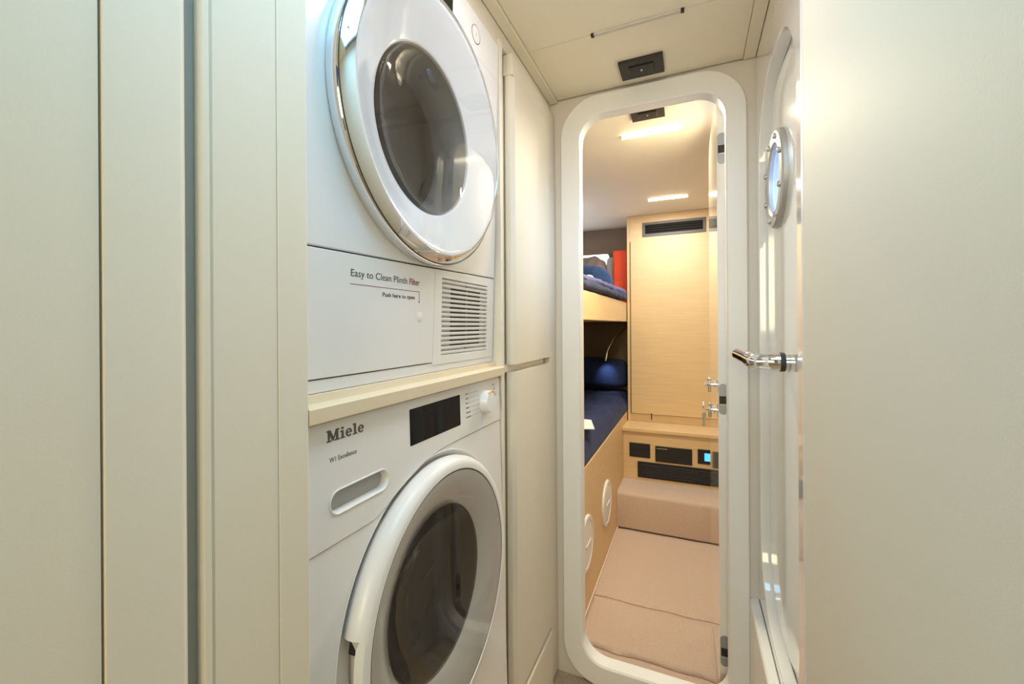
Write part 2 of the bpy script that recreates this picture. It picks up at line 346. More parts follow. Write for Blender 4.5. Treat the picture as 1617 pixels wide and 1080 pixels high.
# cupboards right of the machines
def cupboard(name, label, z0, z1, grip):
    og = (-0.75, 1.2, z0); c = thing(name, label, 'cupboard', og)
    # door standing proud, its left edge bevelled as a long grip below a square head
    y0, y1 = 1.0760, 1.3985
    pr = [(-0.482, y0 + 0.004), (-0.477, y0), (-0.4655, y0), (-0.4635, y0 + 0.0010), (XL - 0.0010, y0 + 0.0135), (XL, y0 + 0.0150), (XL, y1 - 0.0015), (XL - 0.0015, y1), (-0.482, y1)]
    d = L(plate(B(), 'z', pr, [], z0, grip), 'door', 'cream', c, og, smooth=30)
    if grip < z1:
        L(bx(-0.484, XL, y0 - 0.0010, y1, grip + 0.0004, z1), 'door_head', 'cream', c, og, bevel=0.001)
    L(bx(-1.09, -0.4865, 1.0265, 1.3990, z0, z1), 'carcass', 'cream', c, og)
    return c
cupboard('upper_cupboard', 'cream upper cupboard right of the dryer with a long edge grip', 1.172, 2.042, 1.983)
cupboard('lower_cupboard', 'cream lower cupboard right of the washing machine', 0.232, 1.1505, 1.1505)
# rail behind the finger gap
tag(obj('cupboard_rail', bx(-1.09, -0.478, 1.0265, 1.392, 1.1510, 1.1715), 'ceil'), 'beige rail in the gap between upper and lower cupboards', 'rail')
tag(obj('corner_filler', bx(-1.09, XL - 0.001, 1.4000, 1.4655, 0.03, 2.042), 'cream', bevel=0.001), 'thin cream filler strip in the corner beside the doorway', 'panel')
k = tag(obj('kick_drawer', plate(B(), 'y', [(-1.0, 0.03), (XL + 0.004, 0.03), (XL + 0.004, 0.214), (XL + 0.002, 0.216), (-1.0, 0.216)], [], 1.0700, 1.3985), 'cream', bevel=0.001), 'low cream kick drawer below the lower cupboard', 'drawer')
tag(obj('machine_base', bx(-1.09, -0.47, 0.394, 1.0070, 0.03, 0.270), 'cream'), 'cream plinth shelf under the washing machine', 'shelf')

# ================================================================== DRYER
YM = 0.7075; HW = 0.2955; HL = 0.3105
dr = thing('tumble_dryer', 'white tumble dryer with chrome ringed door stacked above the shelf', 'dryer', (-0.487, YM, 1.1866), (0, math.radians(1.65), 0))
cy, cz = -0.010, 0.474
# housing
bm = B(); HZ = 0.832
for a in ((-0.56, -0.012, -HL, -HL + 0.01, 0, HZ), (-0.56, -0.012, HW - 0.01, HW, 0, HZ), (-0.56, -0.012, -HL + 0.01, HW - 0.01, HZ - 0.01, HZ), (-0.56, -0.012, -HL + 0.01, HW - 0.01, 0, 0.01), (-0.56, -0.55, -HL + 0.01, HW - 0.01, 0.01, HZ - 0.01)): box(bm, *a)
obj('housing', bm, 'appl', dr)
# front sheet above plinth
plz0, plz1 = 0.2045, 0.2180
outer = [(-HL, plz0 + 0.0025), (HW, plz1 + 0.0025), (HW, HZ - 0.006), (HW - 0.006, HZ), (-HL + 0.006, HZ), (-HL, HZ - 0.006)]
obj('front_panel', plate(B(), 'x', outer, [circ(cy, cz, 0.248, 96)], -0.012, 0.0), 'appl', dr, bevel=0.002)
obj('base_strip', bx(-0.012, -0.001, -HL, HW, 0.0, 0.0185), 'applp', dr, bevel=0.001)
obj('plinth_back', bx(-0.022, -0.0125, -HL + 0.012, HW - 0.012, 0.012, 0.216), 'rubber', dr)
# plinth flap (left) and vent panel (right)
zl = lambda y: plz0 + (plz1 - plz0) * (y + HL) / (HW + HL)
fl = obj('filter_flap', plate(B(), 'x', [(-HL + 0.002, 0.0205), (0.0125, 0.0205), (0.0170, zl(0.017)), (-HL + 0.014, zl(-HL + 0.014)), (-HL + 0.006, zl(-HL) - 0.003), (-HL + 0.002, zl(-HL) - 0.011)], [], -0.012, 0.0006), 'applp', dr, bevel=0.0012)
gy0, gy1, gz0, gz1 = 0.0440, 0.2560, 0.0330, 0.1960
vp = obj('vent_panel', plate(B(), 'x', [(0.0132, 0.0145), (HW - 0.003, 0.0145), (HW - 0.003, zl(HW) - 0.006), (HW - 0.008, zl(HW - 0.008)), (0.0177, zl(0.017)), (0.0132, 0.021)], [[(gy0, gz0), (gy1, gz0), (gy1, gz1), (gy0, gz1)]], -0.012, 0.0006), 'applp', dr, bevel=0.0010)
obj('vent_back', bx(-0.0118, -0.0070, gy0 - 0.004, gy1 + 0.004, gz0 - 0.004, gz1 + 0.004), 'ventback', vp)
nsl = 16; pitch = (gz1 - gz0) / nsl
vme = None
for i in range(nsl):
    z = gz0 + pitch * (i + 0.5)
    if vme is None:
        o = obj('slat', plate(B(), 'y', [(-0.0072, -0.0030), (0.0000, -0.0034), (0.0007, -0.0020), (0.0007, 0.0014), (-0.0015, 0.0026), (-0.0072, 0.0030)], [], gy0 - 0.001, gy1 + 0.001), 'applp', vp); vme = o.data
    else:
        o = bpy.data.objects.new('slat', vme); col.objects.link(o); o.parent = vp
    o.location = (0, 0, z)
sme = None
for i in range(2, 15):
    z = gz0 + pitch * i
    o = obj('slot', bx(-0.0074, -0.0048, 0.0905, 0.2245, -0.0020, 0.0020), 'black', vp) if sme is None else bpy.data.objects.new('slot', sme)
    if sme is None: sme = o.data
    else: col.objects.link(o); o.parent = vp
    o.location = (0, 0, z)
obj('slot_divider', bx(-0.0074, -0.0042, 0.1560, 0.1590, gz0, gz1), 'shadowg', vp)
# flap printing
t = text('Easy to Clean Plinth', 0.0163, fl, 'ink', -0.2130, 0.1725, 0.0008, width=0.1385)
text('Filter', 0.0163, fl, 'red', -0.0672, 0.1725, 0.0008, off=0.00016, width=0.0305)['label'] = 'bold dark red lettering'
text('Push here to open', 0.0100, fl, 'ink', -0.1405, 0.1455, 0.0008, off=0.00012, width=0.0900)
bm = B(); box(bm, 0.0006, 0.0009, -0.2140, -0.0360, 0.1600, 0.1610); box(bm, 0.0006, 0.0009, -0.0370, -0.0360, 0.1420, 0.1610); lathe(bm, [(0.0017, 0.0006), (0.0017, 0.0009)], -0.0365, 0.1410, 10, cap_end=True)
obj('printed_arrow', bm, 'red', fl)
obj('push_spot', lathe(B(), [(0.0122, 0.0006), (0.0115, 0.0002), (0.0100, 0.0009), (0.0005, 0.0012)], -0.034, 0.1120, 32, cap_end=True), 'applp', fl)
# control panel seam, display, button
obj('panel_seam', bx(-0.002, 0.0001, -HL + 0.001, HW - 0.001, 0.7355, 0.7363), 'shadowg', dr)
obj('display', plate(B(), 'x', rrect(-0.100, 0.0655, 0.7595, 0.812, 0.002, 3), [], -0.001, 0.0006), 'blackgl', dr)
bt = obj('button', lathe(B(), [(0.0195, 0.0002), (0.0190, 0.0008), (0.0005, 0.0010)], 0.1700, 0.7835, 40, cap_end=True), 'applp', dr)
obj('button_ring', lathe(B(), [(0.0195, 0.0001), (0.0195, 0.0007), (0.0207, 0.0007), (0.0207, 0.0001)], 0.1700, 0.7835, 40), 'ink', bt)
obj('button_mark', bx(0.0010, 0.0012, 0.1694, 0.1706, 0.7805, 0.7865), 'logo', bt)
# door
dd = obj('door_ring', lathe(B(), [(0.249, -0.008), (0.254, -0.002), (0.2585, 0.002), (0.2590, 0.008), (0.2580, 0.020), (0.2555, 0.0235), (0.2405, 0.0375), (0.2385, 0.0380), (0.2372, 0.0365), (0.2372, 0.030)], cy, cz, 144), 'chrome', dr)
dd['label'] = 'polished chrome door ring'
obj('seam_ring', lathe(B(), [(0.2560, 0.0222), (0.2570, 0.0236), (0.2558, 0.0248), (0.2545, 0.0240)], cy, cz, 128), 'rubber', dd)
obj('door_dish', lathe(B(), [(0.2371, 0.0345), (0.2340, 0.0350), (0.2280, 0.0325), (0.1980, 0.0170), (0.1700, 0.0040), (0.1600, 0.0005), (0.1560, -0.0020), (0.1540, -0.0060)], cy, cz, 128), 'ring', dr)
obj('door_glass', lathe(B(), [(0.1562, -0.0018), (0.1530, -0.0060), (0.1450, -0.0125), (0.1300, -0.0200), (0.1100, -0.0270), (0.0800, -0.0340), (0.0400, -0.0390), (0.0005, -0.0400)], cy, cz, 96, cap_end=True), 'glassdk', dr)
obj('door_cover', lathe(B(), [(0.2372, 0.0358), (0.2300, 0.0362), (0.1500, 0.0366), (0.0005, 0.0368)], cy, cz, 96, cap_end=True), 'cover', dr)['label'] = 'clear flat cover of the door'
obj('drum_collar', lathe(B(), [(0.1545, -0.0062), (0.1480, -0.030), (0.1380, -0.065), (0.1420, -0.085), (0.1650, -0.100), (0.215, -0.105)], cy, cz, 72), 'collar', dr)
dm = obj('drum', lathe(B(), [(0.214, -0.106), (0.235, -0.12), (0.235, -0.46), (0.10, -0.49), (0.0005, -0.49)], cy, cz, 60, cap_end=True), 'drum', dr)
for k in range(3):
    a = math.radians(40 + 120 * k); q = (cy + 0.212 * math.cos(a), cz + 0.212 * math.sin(a))
    obj('drum_rib', lathe(B(), [(0.021, -0.125), (0.016, -0.46)], q[0], q[1], 16, cap_end=True), 'drum', dm)
obj('release_slot', bx(-0.0003, 0.0003, -0.0017, 0.0017, -0.026, 0.026), 'steel', dd)
a = math.radians(164); sl = bpy.data.objects['release_slot']
sl.location = (0.0312, cy + 0.2485 * math.cos(a), cz + 0.2485 * math.sin(a)); sl.rotation_euler = (math.radians(-16), 0, 0)
sl.rotation_euler = Matrix.Rotation(math.radians(164 - 180), 3, 'X').to_euler()

# ================================================================== WASHING MACHINE
wm = thing('washing_machine', 'white washing machine with grey ringed door below the shelf', 'washing machine', (-0.4488, YM, 0.2890), (0, math.radians(-1.4), 0))
HZ = 0.8585; cy, cz = -0.0050, 0.4755
bm = B()
for a in ((-0.60, -0.014, -HL, -HL + 0.01, 0, HZ), (-0.60, -0.014, HW - 0.01, HW, 0, HZ), (-0.60, -0.014, -HL + 0.01, HW - 0.01, HZ - 0.01, HZ), (-0.60, -0.014, -HL + 0.01, HW - 0.01, 0, 0.01), (-0.60, -0.59, -HL + 0.01, HW - 0.01, 0.01, HZ - 0.01)): box(bm, *a)
obj('housing', bm, 'appl', wm)
# seam curve (y', z')
curve = [(-HL, 0.6850), (-0.200, 0.6845), (-0.186, 0.6850), (-0.173, 0.6880), (-0.150, 0.6970), (-0.128, 0.7070), (-0.096, 0.7190), (-0.060, 0.7310), (-0.030, 0.7390), (0.005, 0.7435), (0.060, 0.7455), (HW, 0.7460)]
low = [(-HL, 0.0), (HW, 0.0)] + [(y, z - 0.0012) for y, z in curve[::-1]]
obj('front_panel', plate(B(), 'x', low, [circ(cy, cz, 0.2630, 96)], -0.014, 0.0), 'appl', wm, bevel=0.0012)
# drawer grip stadium
gy, gz, gl, gr = -0.2105, 0.7420, 0.0445, 0.0155
def stad(y, z, hl, r, n=12):
    p = []
    for i in range(n + 1): a = -PI / 2 + PI * i / n; p.append((y + hl + r * math.cos(a), z + r * math.sin(a)))
    for i in range(n + 1): a = PI / 2 + PI * i / n; p.append((y - hl + r * math.cos(a), z + r * math.sin(a)))
    return p
top = [(y, z + 0.0004) for y, z in curve] + [(HW, HZ - 0.008), (HW - 0.008, HZ), (-HL + 0.008, HZ), (-HL, HZ - 0.008)]
cp = obj('control_panel', plate(B(), 'x', top, [stad(gy, gz, gl, gr + 0.0015)], -0.014, 0.0018), 'applp', wm, bevel=0.0008)
lps = [(gr + 0.0030, 0.0019), (gr + 0.0026, 0.0032), (gr + 0.0012, 0.0036), (gr, 0.0022), (gr - 0.001, -0.004), (gr - 0.003, -0.018), (gr - 0.006, -0.026), (gr - 0.011, -0.029)]
bm = loft(B(), [[(d, y, z) for y, z in stad(gy, gz, gl, r)] for r, d in lps], cap1=True)
obj('drawer_grip', bm, 'applp', cp)
obj('seam_shadow', bx(-0.0135, -0.010, -HL + 0.012, HW - 0.012, 0.678, 0.752), 'shadowg', wm)
# display, knob
obj('display', plate(B(), 'x', rrect(-0.0885, 0.0895, 0.7760, 0.8420, 0.0015, 3), [], 0.0010, 0.0022), 'blackgl', cp)
ky, kz = 0.2080, 0.8085
kn = obj('program_knob', lathe(B(), [(0.0275, 0.0018), (0.0270, 0.0040), (0.0258, 0.0190), (0.0245, 0.0210), (0.0005, 0.0216)], ky, kz, 48, cap_end=True), 'knob', cp)
bm = B()
for a0, a1 in ((28, 128),):
    n = 14; lo = []
    for i in range(n + 1):
        a = math.radians(a0 + (a1 - a0) * i / n)
        lo.append([(x, ky + r * math.cos(a), kz + r * math.sin(a)) for r, x in ((0.0256, 0.0190), (0.0262, 0.0200), (0.0248, 0.0220), (0.0232, 0.0218))])
    loft(bm, lo, closed=True, cap0=True, cap1=True)
obj('pointer', bm, 'orange_led', kn)['label'] = 'orange pointer arc'
# illegible programme print: short grey words beside the knob
bm = B()
for i in range(7):
    z = kz + 0.030 - i * 0.0105; L0 = (0.011, 0.014, 0.012, 0.016, 0.022, 0.024, 0.0)[i]
    if L0:
        n = int(L0 / 0.0026)
        for q in range(n): box(bm, 0.0018, 0.0020, 0.1155 + q * 0.0026, 0.1155 + q * 0.0026 + 0.0018, z - 0.0012, z + 0.0010 + 0.0006 * (q % 3 == 0))
        box(bm, 0.0018, 0.00195, 0.1155 + L0 + 0.002, ky - 0.030 + 0.0006 * abs(3 - i), z - 0.0003, z + 0.0001)
for i in range(6):
    z = kz + 0.034 - i * 0.0115; L0 = 0.010 if i == 0 else 0.006
    for q in range(int(L0 / 0.0026) + 1): box(bm, 0.0018, 0.0020, 0.2590 + q * 0.0026 - 0.006 * (i == 0), 0.2590 + q * 0.0026 + 0.0018 - 0.006 * (i == 0), z - 0.0012, z + 0.0010)
o = obj('programme_print', bm, 'ink', cp, smooth=0); o['kind'] = 'stuff'
text('W1 Excellence', 0.0100, cp, 'ink', -0.2705, 0.8010, 0.0019, width=0.0515)
# heavy slab-serif maker's lettering
def slab_word(bm, y0, z0, hgt, width, d0, d1):
    polys = []; x = 0.0
    def rect(a, b, c, d): polys.append([(a, c), (b, c), (b, d), (a, d)])
    def arc(cx, cz, ro, ri, zo, zi, a0, a1, n=18):
        out = [(cx + ro * math.cos(math.radians(a0 + (a1 - a0) * i / n)), cz + zo * math.sin(math.radians(a0 + (a1 - a0) * i / n))) for i in range(n + 1)]
        inn = [(cx + ri * math.cos(math.radians(a0 + (a1 - a0) * i / n)), cz + zi * math.sin(math.radians(a0 + (a1 - a0) * i / n))) for i in range(n + 1)]
        for i in range(n): polys.append([out[i], out[i + 1], inn[i + 1], inn[i]])
    # M
    rect(0.0, 0.46, 0.0, 0.14); rect(0.12, 0.32, 0.14, 0.86); rect(0.0, 0.30, 0.86, 1.0)
    polys.append([(0.10, 1.0), (0.40, 1.0), (0.70, 0.36), (0.56, 0.04)]); polys.append([(0.56, 0.04), (0.70, 0.04), (1.02, 0.80), (0.94, 1.0), (0.70, 0.40)])
    rect(0.92, 1.18, 0.14, 0.86); rect(0.80, 1.30, 0.0, 0.14); rect(0.94, 1.30, 0.86, 1.0)
    # i
    x = 1.38; rect(x, x + 0.50, 0.0, 0.12); rect(x + 0.13, x + 0.37, 0.12, 0.58); rect(x, x + 0.37, 0.58, 0.70); rect(x + 0.12, x + 0.38, 0.80, 1.0)
    def e(x):
        arc(x + 0.36, 0.35, 0.36, 0.13, 0.37, 0.25, 20, 325); rect(x + 0.10, x + 0.70, 0.31, 0.42); polys.append([(x + 0.48, 0.42), (x + 0.70, 0.42), (x + 0.69, 0.48), (x + 0.49, 0.48)])
    e(1.96)
    x = 2.76; rect(x, x + 0.50, 0.0, 0.12); rect(x + 0.13, x + 0.37, 0.12, 0.88); rect(x, x + 0.37, 0.88, 1.0)
    e(3.34)
    sx = width / 4.06
    for p in polys:
        a = [bm.verts.new((d1, y0 + q[0] * sx, z0 + q[1] * hgt)) for q in p]; b = [bm.verts.new((d0, y0 + q[0] * sx, z0 + q[1] * hgt)) for q in p]
        bm.faces.new(a)
        for i in range(len(p)): j = (i + 1) % len(p); bm.faces.new((a[i], b[i], b[j], a[j]))
    return bm
obj('maker_lettering', slab_word(B(), -0.2745, 0.8300, 0.0165, 0.0720, 0.0017, 0.0022), 'logo', cp, smooth=0)
# door: bezel, white ring with latch grip, grey bezel, smoked bowl
obj('door_bezel', lathe(B(), [(0.2650, 0.0002), (0.2635, 0.0012), (0.2600, -0.004), (0.2500, -0.012), (0.2140, -0.013)], cy, cz, 128), 'applp', wm)
p1 = [(0.2440, -0.0115), (0.2500, -0.0040), (0.2530, 0.0040), (0.2530, 0.0130), (0.2490, 0.0235), (0.2430, 0.0300), (0.2370, 0.0318), (0.2290, 0.0318), (0.2278, 0.0300)]
p2 = [(0.2250, -0.0115), (0.2260, -0.0040), (0.2280, 0.0040), (0.2340, 0.0080), (0.2490, 0.0190), (0.2430, 0.0300), (0.2370, 0.0318), (0.2290, 0.0318), (0.2278, 0.0300)]
dd = obj('door_ring', lathe(B(), p1, cy, cz, 144, sector=(math.radians(166), math.radians(196)), prof2=p2), 'applp', wm)
lr = obj('latch_shade', bx(-0.0065, 0.0060, -0.0065, 0.0065, -0.0150, 0.0), 'black', dd); la = math.radians(166.5)  # black block stands in for the shade at the grip pocket's top
lr.location = (0.0080, cy + 0.2365 * math.cos(la), cz + 0.2365 * math.sin(la)); lr.rotation_euler = (la - PI, 0, 0)
obj('seal_line', lathe(B(), [(0.2279, 0.0295), (0.2274, 0.0304), (0.2258, 0.0304), (0.2254, 0.0295)], cy, cz, 128), 'rubber', dd)
obj('door_bezel_ring', lathe(B(), [(0.2256, 0.0300), (0.2240, 0.0304), (0.1750, 0.0120), (0.1580, 0.0030), (0.1545, -0.0020)], cy, cz, 128), 'bezel', wm)['label'] = 'grey gloss ring around the door glass'
obj('glass_seal', lathe(B(), [(0.1562, 0.0010), (0.1548, 0.0018), (0.1532, -0.0010)], cy, cz, 96), 'rubber', wm)
obj('door_glass', lathe(B(), [(0.1550, 0.0000), (0.1520, -0.0040), (0.1430, -0.0150), (0.1280, -0.0330), (0.1050, -0.0520), (0.0750, -0.066), (0.0400, -0.073), (0.0005, -0.075)], cy, cz, 96, cap_end=True), 'glassdk2', wm)
obj('door_cover', lathe(B(), [(0.2256, 0.0301), (0.2200, 0.0305), (0.1500, 0.0312), (0.0005, 0.0316)], cy, cz, 96, cap_end=True), 'cover', wm)['label'] = 'clear flat cover of the door'
obj('drum_gasket', lathe(B(), [(0.1555, -0.003), (0.1650, -0.05), (0.158, -0.085), (0.170, -0.11), (0.215, -0.115)], cy, cz, 72), 'rubber', wm)
obj('drum', lathe(B(), [(0.214, -0.116), (0.235, -0.13), (0.235, -0.46), (0.10, -0.49), (0.0005, -0.49)], cy, cz, 60, cap_end=True), 'drum', wm)

# ================================================================== corridor ceiling fittings
def catch(z, y, x, label, group):
    t = thing('ceiling_catch', label, 'ceiling catch', (x, y, z), group=group)
    obj('cover_plate', bx(-0.0655, 0.0655, -0.048, 0.048, -0.010, 0.0), 'catch', t, bevel=0.002)
    k = obj('latch_tongue', bx(-0.037, 0.037, -0.022, 0.020, -0.0135, -0.010), 'black', t, bevel=0.0015)
    obj('screw', lathe(B(), [(0.004, -0.0135), (0.0035, -0.0155)], 0, 0, 14, ax='z', cap_end=True), 'steel', k)
    return t
catch(CE - 0.0045, 1.370, -0.1395, 'dark square catch plate on the corridor ceiling', None)
t = thing('ceiling_lamp', 'slim unlit strip lamp in the corridor ceiling', 'lamp', (-0.1335, 1.170, CE - 0.004))
obj('lens', bx(-0.113, 0.113, -0.0060, 0.0060, -0.0050, 0.0), 'lampoff', t, bevel=0.0015)
for s_ in (-1, 1): obj('end_cap', bx(min(s_ * 0.113, s_ * 0.121), max(s_ * 0.113, s_ * 0.121), -0.0063, 0.0063, -0.0056, 0.0), 'black', t)

# ================================================================== CABIN
FZ = -0.10; CC = 2.15; XB = -0.478; YW = 3.45
fl = thing('floor_cabin', 'beige carpeted cabin floor', None, kind='structure')
obj('subfloor', bx(-1.2, 0.9, 1.52, 4.0, FZ - 0.06, FZ - 0.014), 'carpet', fl)
def carpet(y0, y1, x0, x1, seed):
    nx, ny = 40, 24
    def f(u, v):
        e = 9 if y0 < 0 else min(u, 1 - u) * (x1 - x0); g = min(v, 1 - v) * (y1 - y0); m_ = min(e, g)
        return -0.010 * max(0, 1 - m_ / 0.02) ** 2 + 0.0015 * noise.noise(Vector((u * 18 + seed, v * 12, seed)))
    bm = slab(B(), x0, x1, y0, y1, FZ - 0.013, FZ, nx, ny, f)
    for v in bm.verts:
        if v.co.y < y0 + 0.001 or v.co.y > y1 - 0.001: v.co.y += 0.016 * noise.noise(Vector((v.co.x * 7, y0, seed)))
    return obj('carpet_panel', bm, 'carpet', fl, smooth=60)
carpet(1.525, 1.785, XB + 0.008, 0.092, 1); carpet(1.803, 2.135, XB + 0.008, 0.092, 2)
carpet(2.157, 2.926, XB + 0.008, 0.75, 3); carpet(1.525, 2.147, 0.104, 0.75, 4)
obj('binding', bx(XB + 0.0005, XB + 0.008, 1.80, 2.926, FZ - 0.012, FZ + 0.003), 'binding', fl, bevel=0.002)
tag(obj('ceiling_cabin', bx(-1.2, 0.9, CY + 0.045, 4.0, CC, CC + 0.03), 'cabceil'), 'warm beige cabin ceiling', kind='structure')
tag(obj('wall_cabin_right', bx(0.86, 0.90, CY + 0.05, 4.0, FZ - 0.05, CC), 'cabceil'), 'pale wall of the cabin behind the open door', kind='structure')
wl = thing('wall_cabin_left', 'padded hull side of the bunks', None, kind='structure')
obj('lining', bx(-1.22, -1.18, CY + 0.05, 4.0, FZ - 0.05, CC), 'taupe', wl)
tag(obj('wall_far', bx(-1.18, -0.40, 3.825, 3.86, FZ - 0.05, CC), 'taupe'), 'taupe padded end wall above the upper bunk', kind='structure')
wn = thing('window_1', 'small bright cabin window behind the bunk clutter', None, kind='structure')
obj('window_frame', plate(B(), 'y', rrect(-1.14, -0.66, 1.60, 1.945, 0.03, 5), [rrect(-1.12, -0.68, 1.62, 1.925, 0.025, 5)], 3.805, 3.8249), 'taupe', wn)
obj('pane', bx(-1.12, -0.68, 3.814, 3.8245, 1.62, 1.925), 'pane', wn)
def striplamp(y, x, label):
    t = thing('ceiling_lamp', label, 'lamp', (x, y, CC), group=None)
    obj('lens', bx(-0.124, 0.124, -0.008, 0.008, -0.009, 0.0), 'lamp', t, bevel=0.002)
    for s_ in (-1, 1): obj('end_cap', bx(min(s_ * 0.124, s_ * 0.128), max(s_ * 0.124, s_ * 0.128), -0.009, 0.009, -0.010, 0.0), 'rim', t)
striplamp(1.98, -0.165, 'glowing strip lamp in the cabin ceiling nearer the doorway')
striplamp(3.047, -0.145, 'glowing strip lamp in the cabin ceiling nearer the wardrobe')
catch(CC, 1.790, -0.160, 'dark catch plate on the cabin ceiling beyond the doorway', None)

# step and low cupboard
st = thing('carpeted_step', 'beige carpeted step at the far end of the cabin floor', 'step', (-0.1, 3.07, FZ))
bm = B(); pr = [(2.930, 0.0), (2.930, 0.214), (2.934, 0.226), (2.944, 0.234), (2.956, 0.237), (3.219, 0.237), (3.219, 0.0)]
plate(bm, 'x', [(a - 3.07, b) for a, b in pr], [], XB + 0.1 + 0.0005, 0.85 + 0.1)
obj('carpet_cover', bm, 'carpet', st, smooth=60)
lc = thing('low_cupboard', 'low oak cupboard with black switch plates above the carpeted step', 'cupboard', (-0.1, 3.3, FZ + 0.0))
og = (-0.1, 3.3, FZ)
L(bx(XB + 0.0005, 0.85, 3.2205, 3.447, FZ + 0.001, 0.495), 'carcass', 'wood', lc, og)
L(bx(XB - 0.004, 0.85, 3.195, 3.4535, 0.4955, 0.5185), 'top', 'wood', lc, og, bevel=0.002)
def blackplate(x0, x1, z0, z1, name):
    return L(bx(x0, x1, 3.214, 3.2203, z0, z1), name, 'black', lc, og, bevel=0.002)
p = blackplate(-0.432, -0.284, 0.304, 0.408, 'switch_plate'); p['label'] = 'black switch plate left of the small drawer'
L(bx(-0.400, -0.316, 3.2125, 3.2139, 0.378, 0.383), 'rocker', 'rubber', p, (0, 0, 0)).location = -Vector((0, 0, 0)) - Vector(og)
p = blackplate(-0.249, -0.001, 0.286, 0.400, 'drawer'); p['label'] = 'small black drawer'
q = L(bx(-0.240, -0.165, 3.2122, 3.2139, 0.381, 0.386), 'drawer_pull', 'steel', p, og)
p = blackplate(0.034, 0.150, 0.306, 0.408, 'display_plate'); p['label'] = 'black display plate with a lit blue screen'
L(bx(0.078, 0.132, 3.2115, 3.2139, 0.330, 0.384), 'screen', 'screen', p, og)
v = L(plate(B(), 'y', [(-0.373, 0.158), (0.160, 0.158), (0.160, 0.274), (-0.373, 0.274)], [[(-0.350, 0.170), (0.145, 0.170), (0.145, 0.262), (-0.350, 0.262)]], 3.213, 3.2203), 'vent_frame', 'black', lc, og)
sm = None
for i in range(6):
    bm = plate(B(), 'x', [(-0.0035, -0.004), (-0.0045, -0.001), (0.004, 0.004), (0.004, 0.001)], [], -0.350, 0.145)
    if sm is None: o = obj('slat', bm, 'rubber', v); sm = o.data
    else: bm.free(); o = bpy.data.objects.new('slat', sm); col.objects.link(o); o.parent = v
    o.location = Vector((0, 3.2155, 0.1785 + i * 0.0150)) - Vector(og)
L(bx(-0.352, 0.147, 3.2190, 3.2200, 0.168, 0.264), 'vent_back', 'black', v, og)

# wardrobe
og = (-0.1, 3.7, 0.519)
wd = thing('wardrobe', 'tall light oak wardrobe with a dark vent near its top', 'wardrobe', og)
L(bx(-0.4725, 0.85, YW + 0.022, 3.99, 0.519, CC - 0.002), 'carcass', 'wood', wd, og)
L(bx(-0.4725, -0.452, YW, YW + 0.0215, 0.519, CC - 0.002), 'stile', 'wood', wd, og, bevel=0.001)
vy0, vy1, vz0, vz1 = -0.354, 0.105, 1.976, 2.088
L(plate(B(), 'y', [(-0.4515, 0.580), (0.85, 0.580), (0.85, CC - 0.002), (-0.4515, CC - 0.002)], [[(vy0 + 0.004, vz0 + 0.004), (vy1 - 0.004, vz0 + 0.004), (vy1 - 0.004, vz1 - 0.004), (vy0 + 0.004, vz1 - 0.004)]], YW, YW + 0.0215), 'door', 'wood', wd, og, bevel=0.001)
L(bx(-0.4520, -0.4435, YW - 0.003, YW - 0.0002, 0.582, 1.945), 'edge_pull', 'dgroove', wd, og)['label'] = 'dark brown narrow edge pull'
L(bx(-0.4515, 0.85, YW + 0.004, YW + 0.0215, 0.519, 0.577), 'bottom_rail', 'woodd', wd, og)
L(bx(-0.296, -0.289, YW - 0.004, YW + 0.003, 0.540, 0.590), 'cord', 'black', wd, og)
v = L(plate(B(), 'y', [(vy0, vz0), (vy1, vz0), (vy1, vz1), (vy0, vz1)], [[(vy0 + 0.022, vz0 + 0.022), (vy1 - 0.022, vz0 + 0.022), (vy1 - 0.022, vz1 - 0.020), (vy0 + 0.022, vz1 - 0.020)]], YW - 0.005, YW + 0.002), 'vent_frame', mat('vent_grey', (0.12, 0.10, 0.08), 0.5), wd, og, bevel=0.0015)
sm = None
for i in range(4):
    bm = plate(B(), 'x', [(-0.004, -0.0065), (-0.0055, -0.003), (0.006, 0.0065), (0.006, 0.003)], [], vy0 + 0.020 + 0.1, vy1 - 0.020 + 0.1)
    if sm is None: o = obj('slat', bm, mat('slat_dark', (0.035, 0.033, 0.03), 0.4), v); sm = o.data
    else: bm.free(); o = bpy.data.objects.new('slat', sm); col.objects.link(o); o.parent = v
    o.location = (0, YW + 0.002 - og[1], vz0 + 0.029 + i * 0.0185 - og[2])
L(bx(vy0 + 0.005, vy1 - 0.005, YW + 0.017, YW + 0.021, vz0 + 0.005, vz1 - 0.005), 'vent_back', 'black', v, og)

# bunks
og = (XB, 2.5, FZ)
lb = thing('lower_bunk', 'lower oak bunk with round white hatches in its side', 'bunk', og)
L(bx(XB - 0.022, XB, 1.53, 3.194, FZ, 0.590), 'side_panel', 'wood', lb, og, bevel=0.003)
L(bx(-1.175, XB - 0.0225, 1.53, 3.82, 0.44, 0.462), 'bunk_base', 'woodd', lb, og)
L(bx(XB - 0.022, XB - 0.001, 3.1945, 3.45, FZ, 0.494), 'side_panel', 'wood', lb, og)
L(bx(XB - 0.022, XB - 0.001, 3.1945, 3.45, 0.519, 0.590), 'side_panel', 'wood', lb, og)
for yy, zz in ((2.535, 0.215), (2.010, 0.222)):
    pr_ = [(0.132, 0.0), (0.132, 0.006), (0.126, 0.011), (0.111, 0.011), (0.108, 0.0065), (0.104, 0.0065), (0.102, 0.0095), (0.060, 0.0115), (0.0005, 0.012)]
    hh = L(lathe(B(), [(r, XB + d) for r, d in pr_], yy, zz, 56, cap_end=True), 'access_hatch', 'rim', lb, og); hh['label'] = 'round white access hatch'
    L(bx(XB + 0.0118, XB + 0.016, yy - 0.05, yy + 0.05, zz - 0.006, zz + 0.006), 'turn_grip', 'rim', hh, og, bevel=0.002)
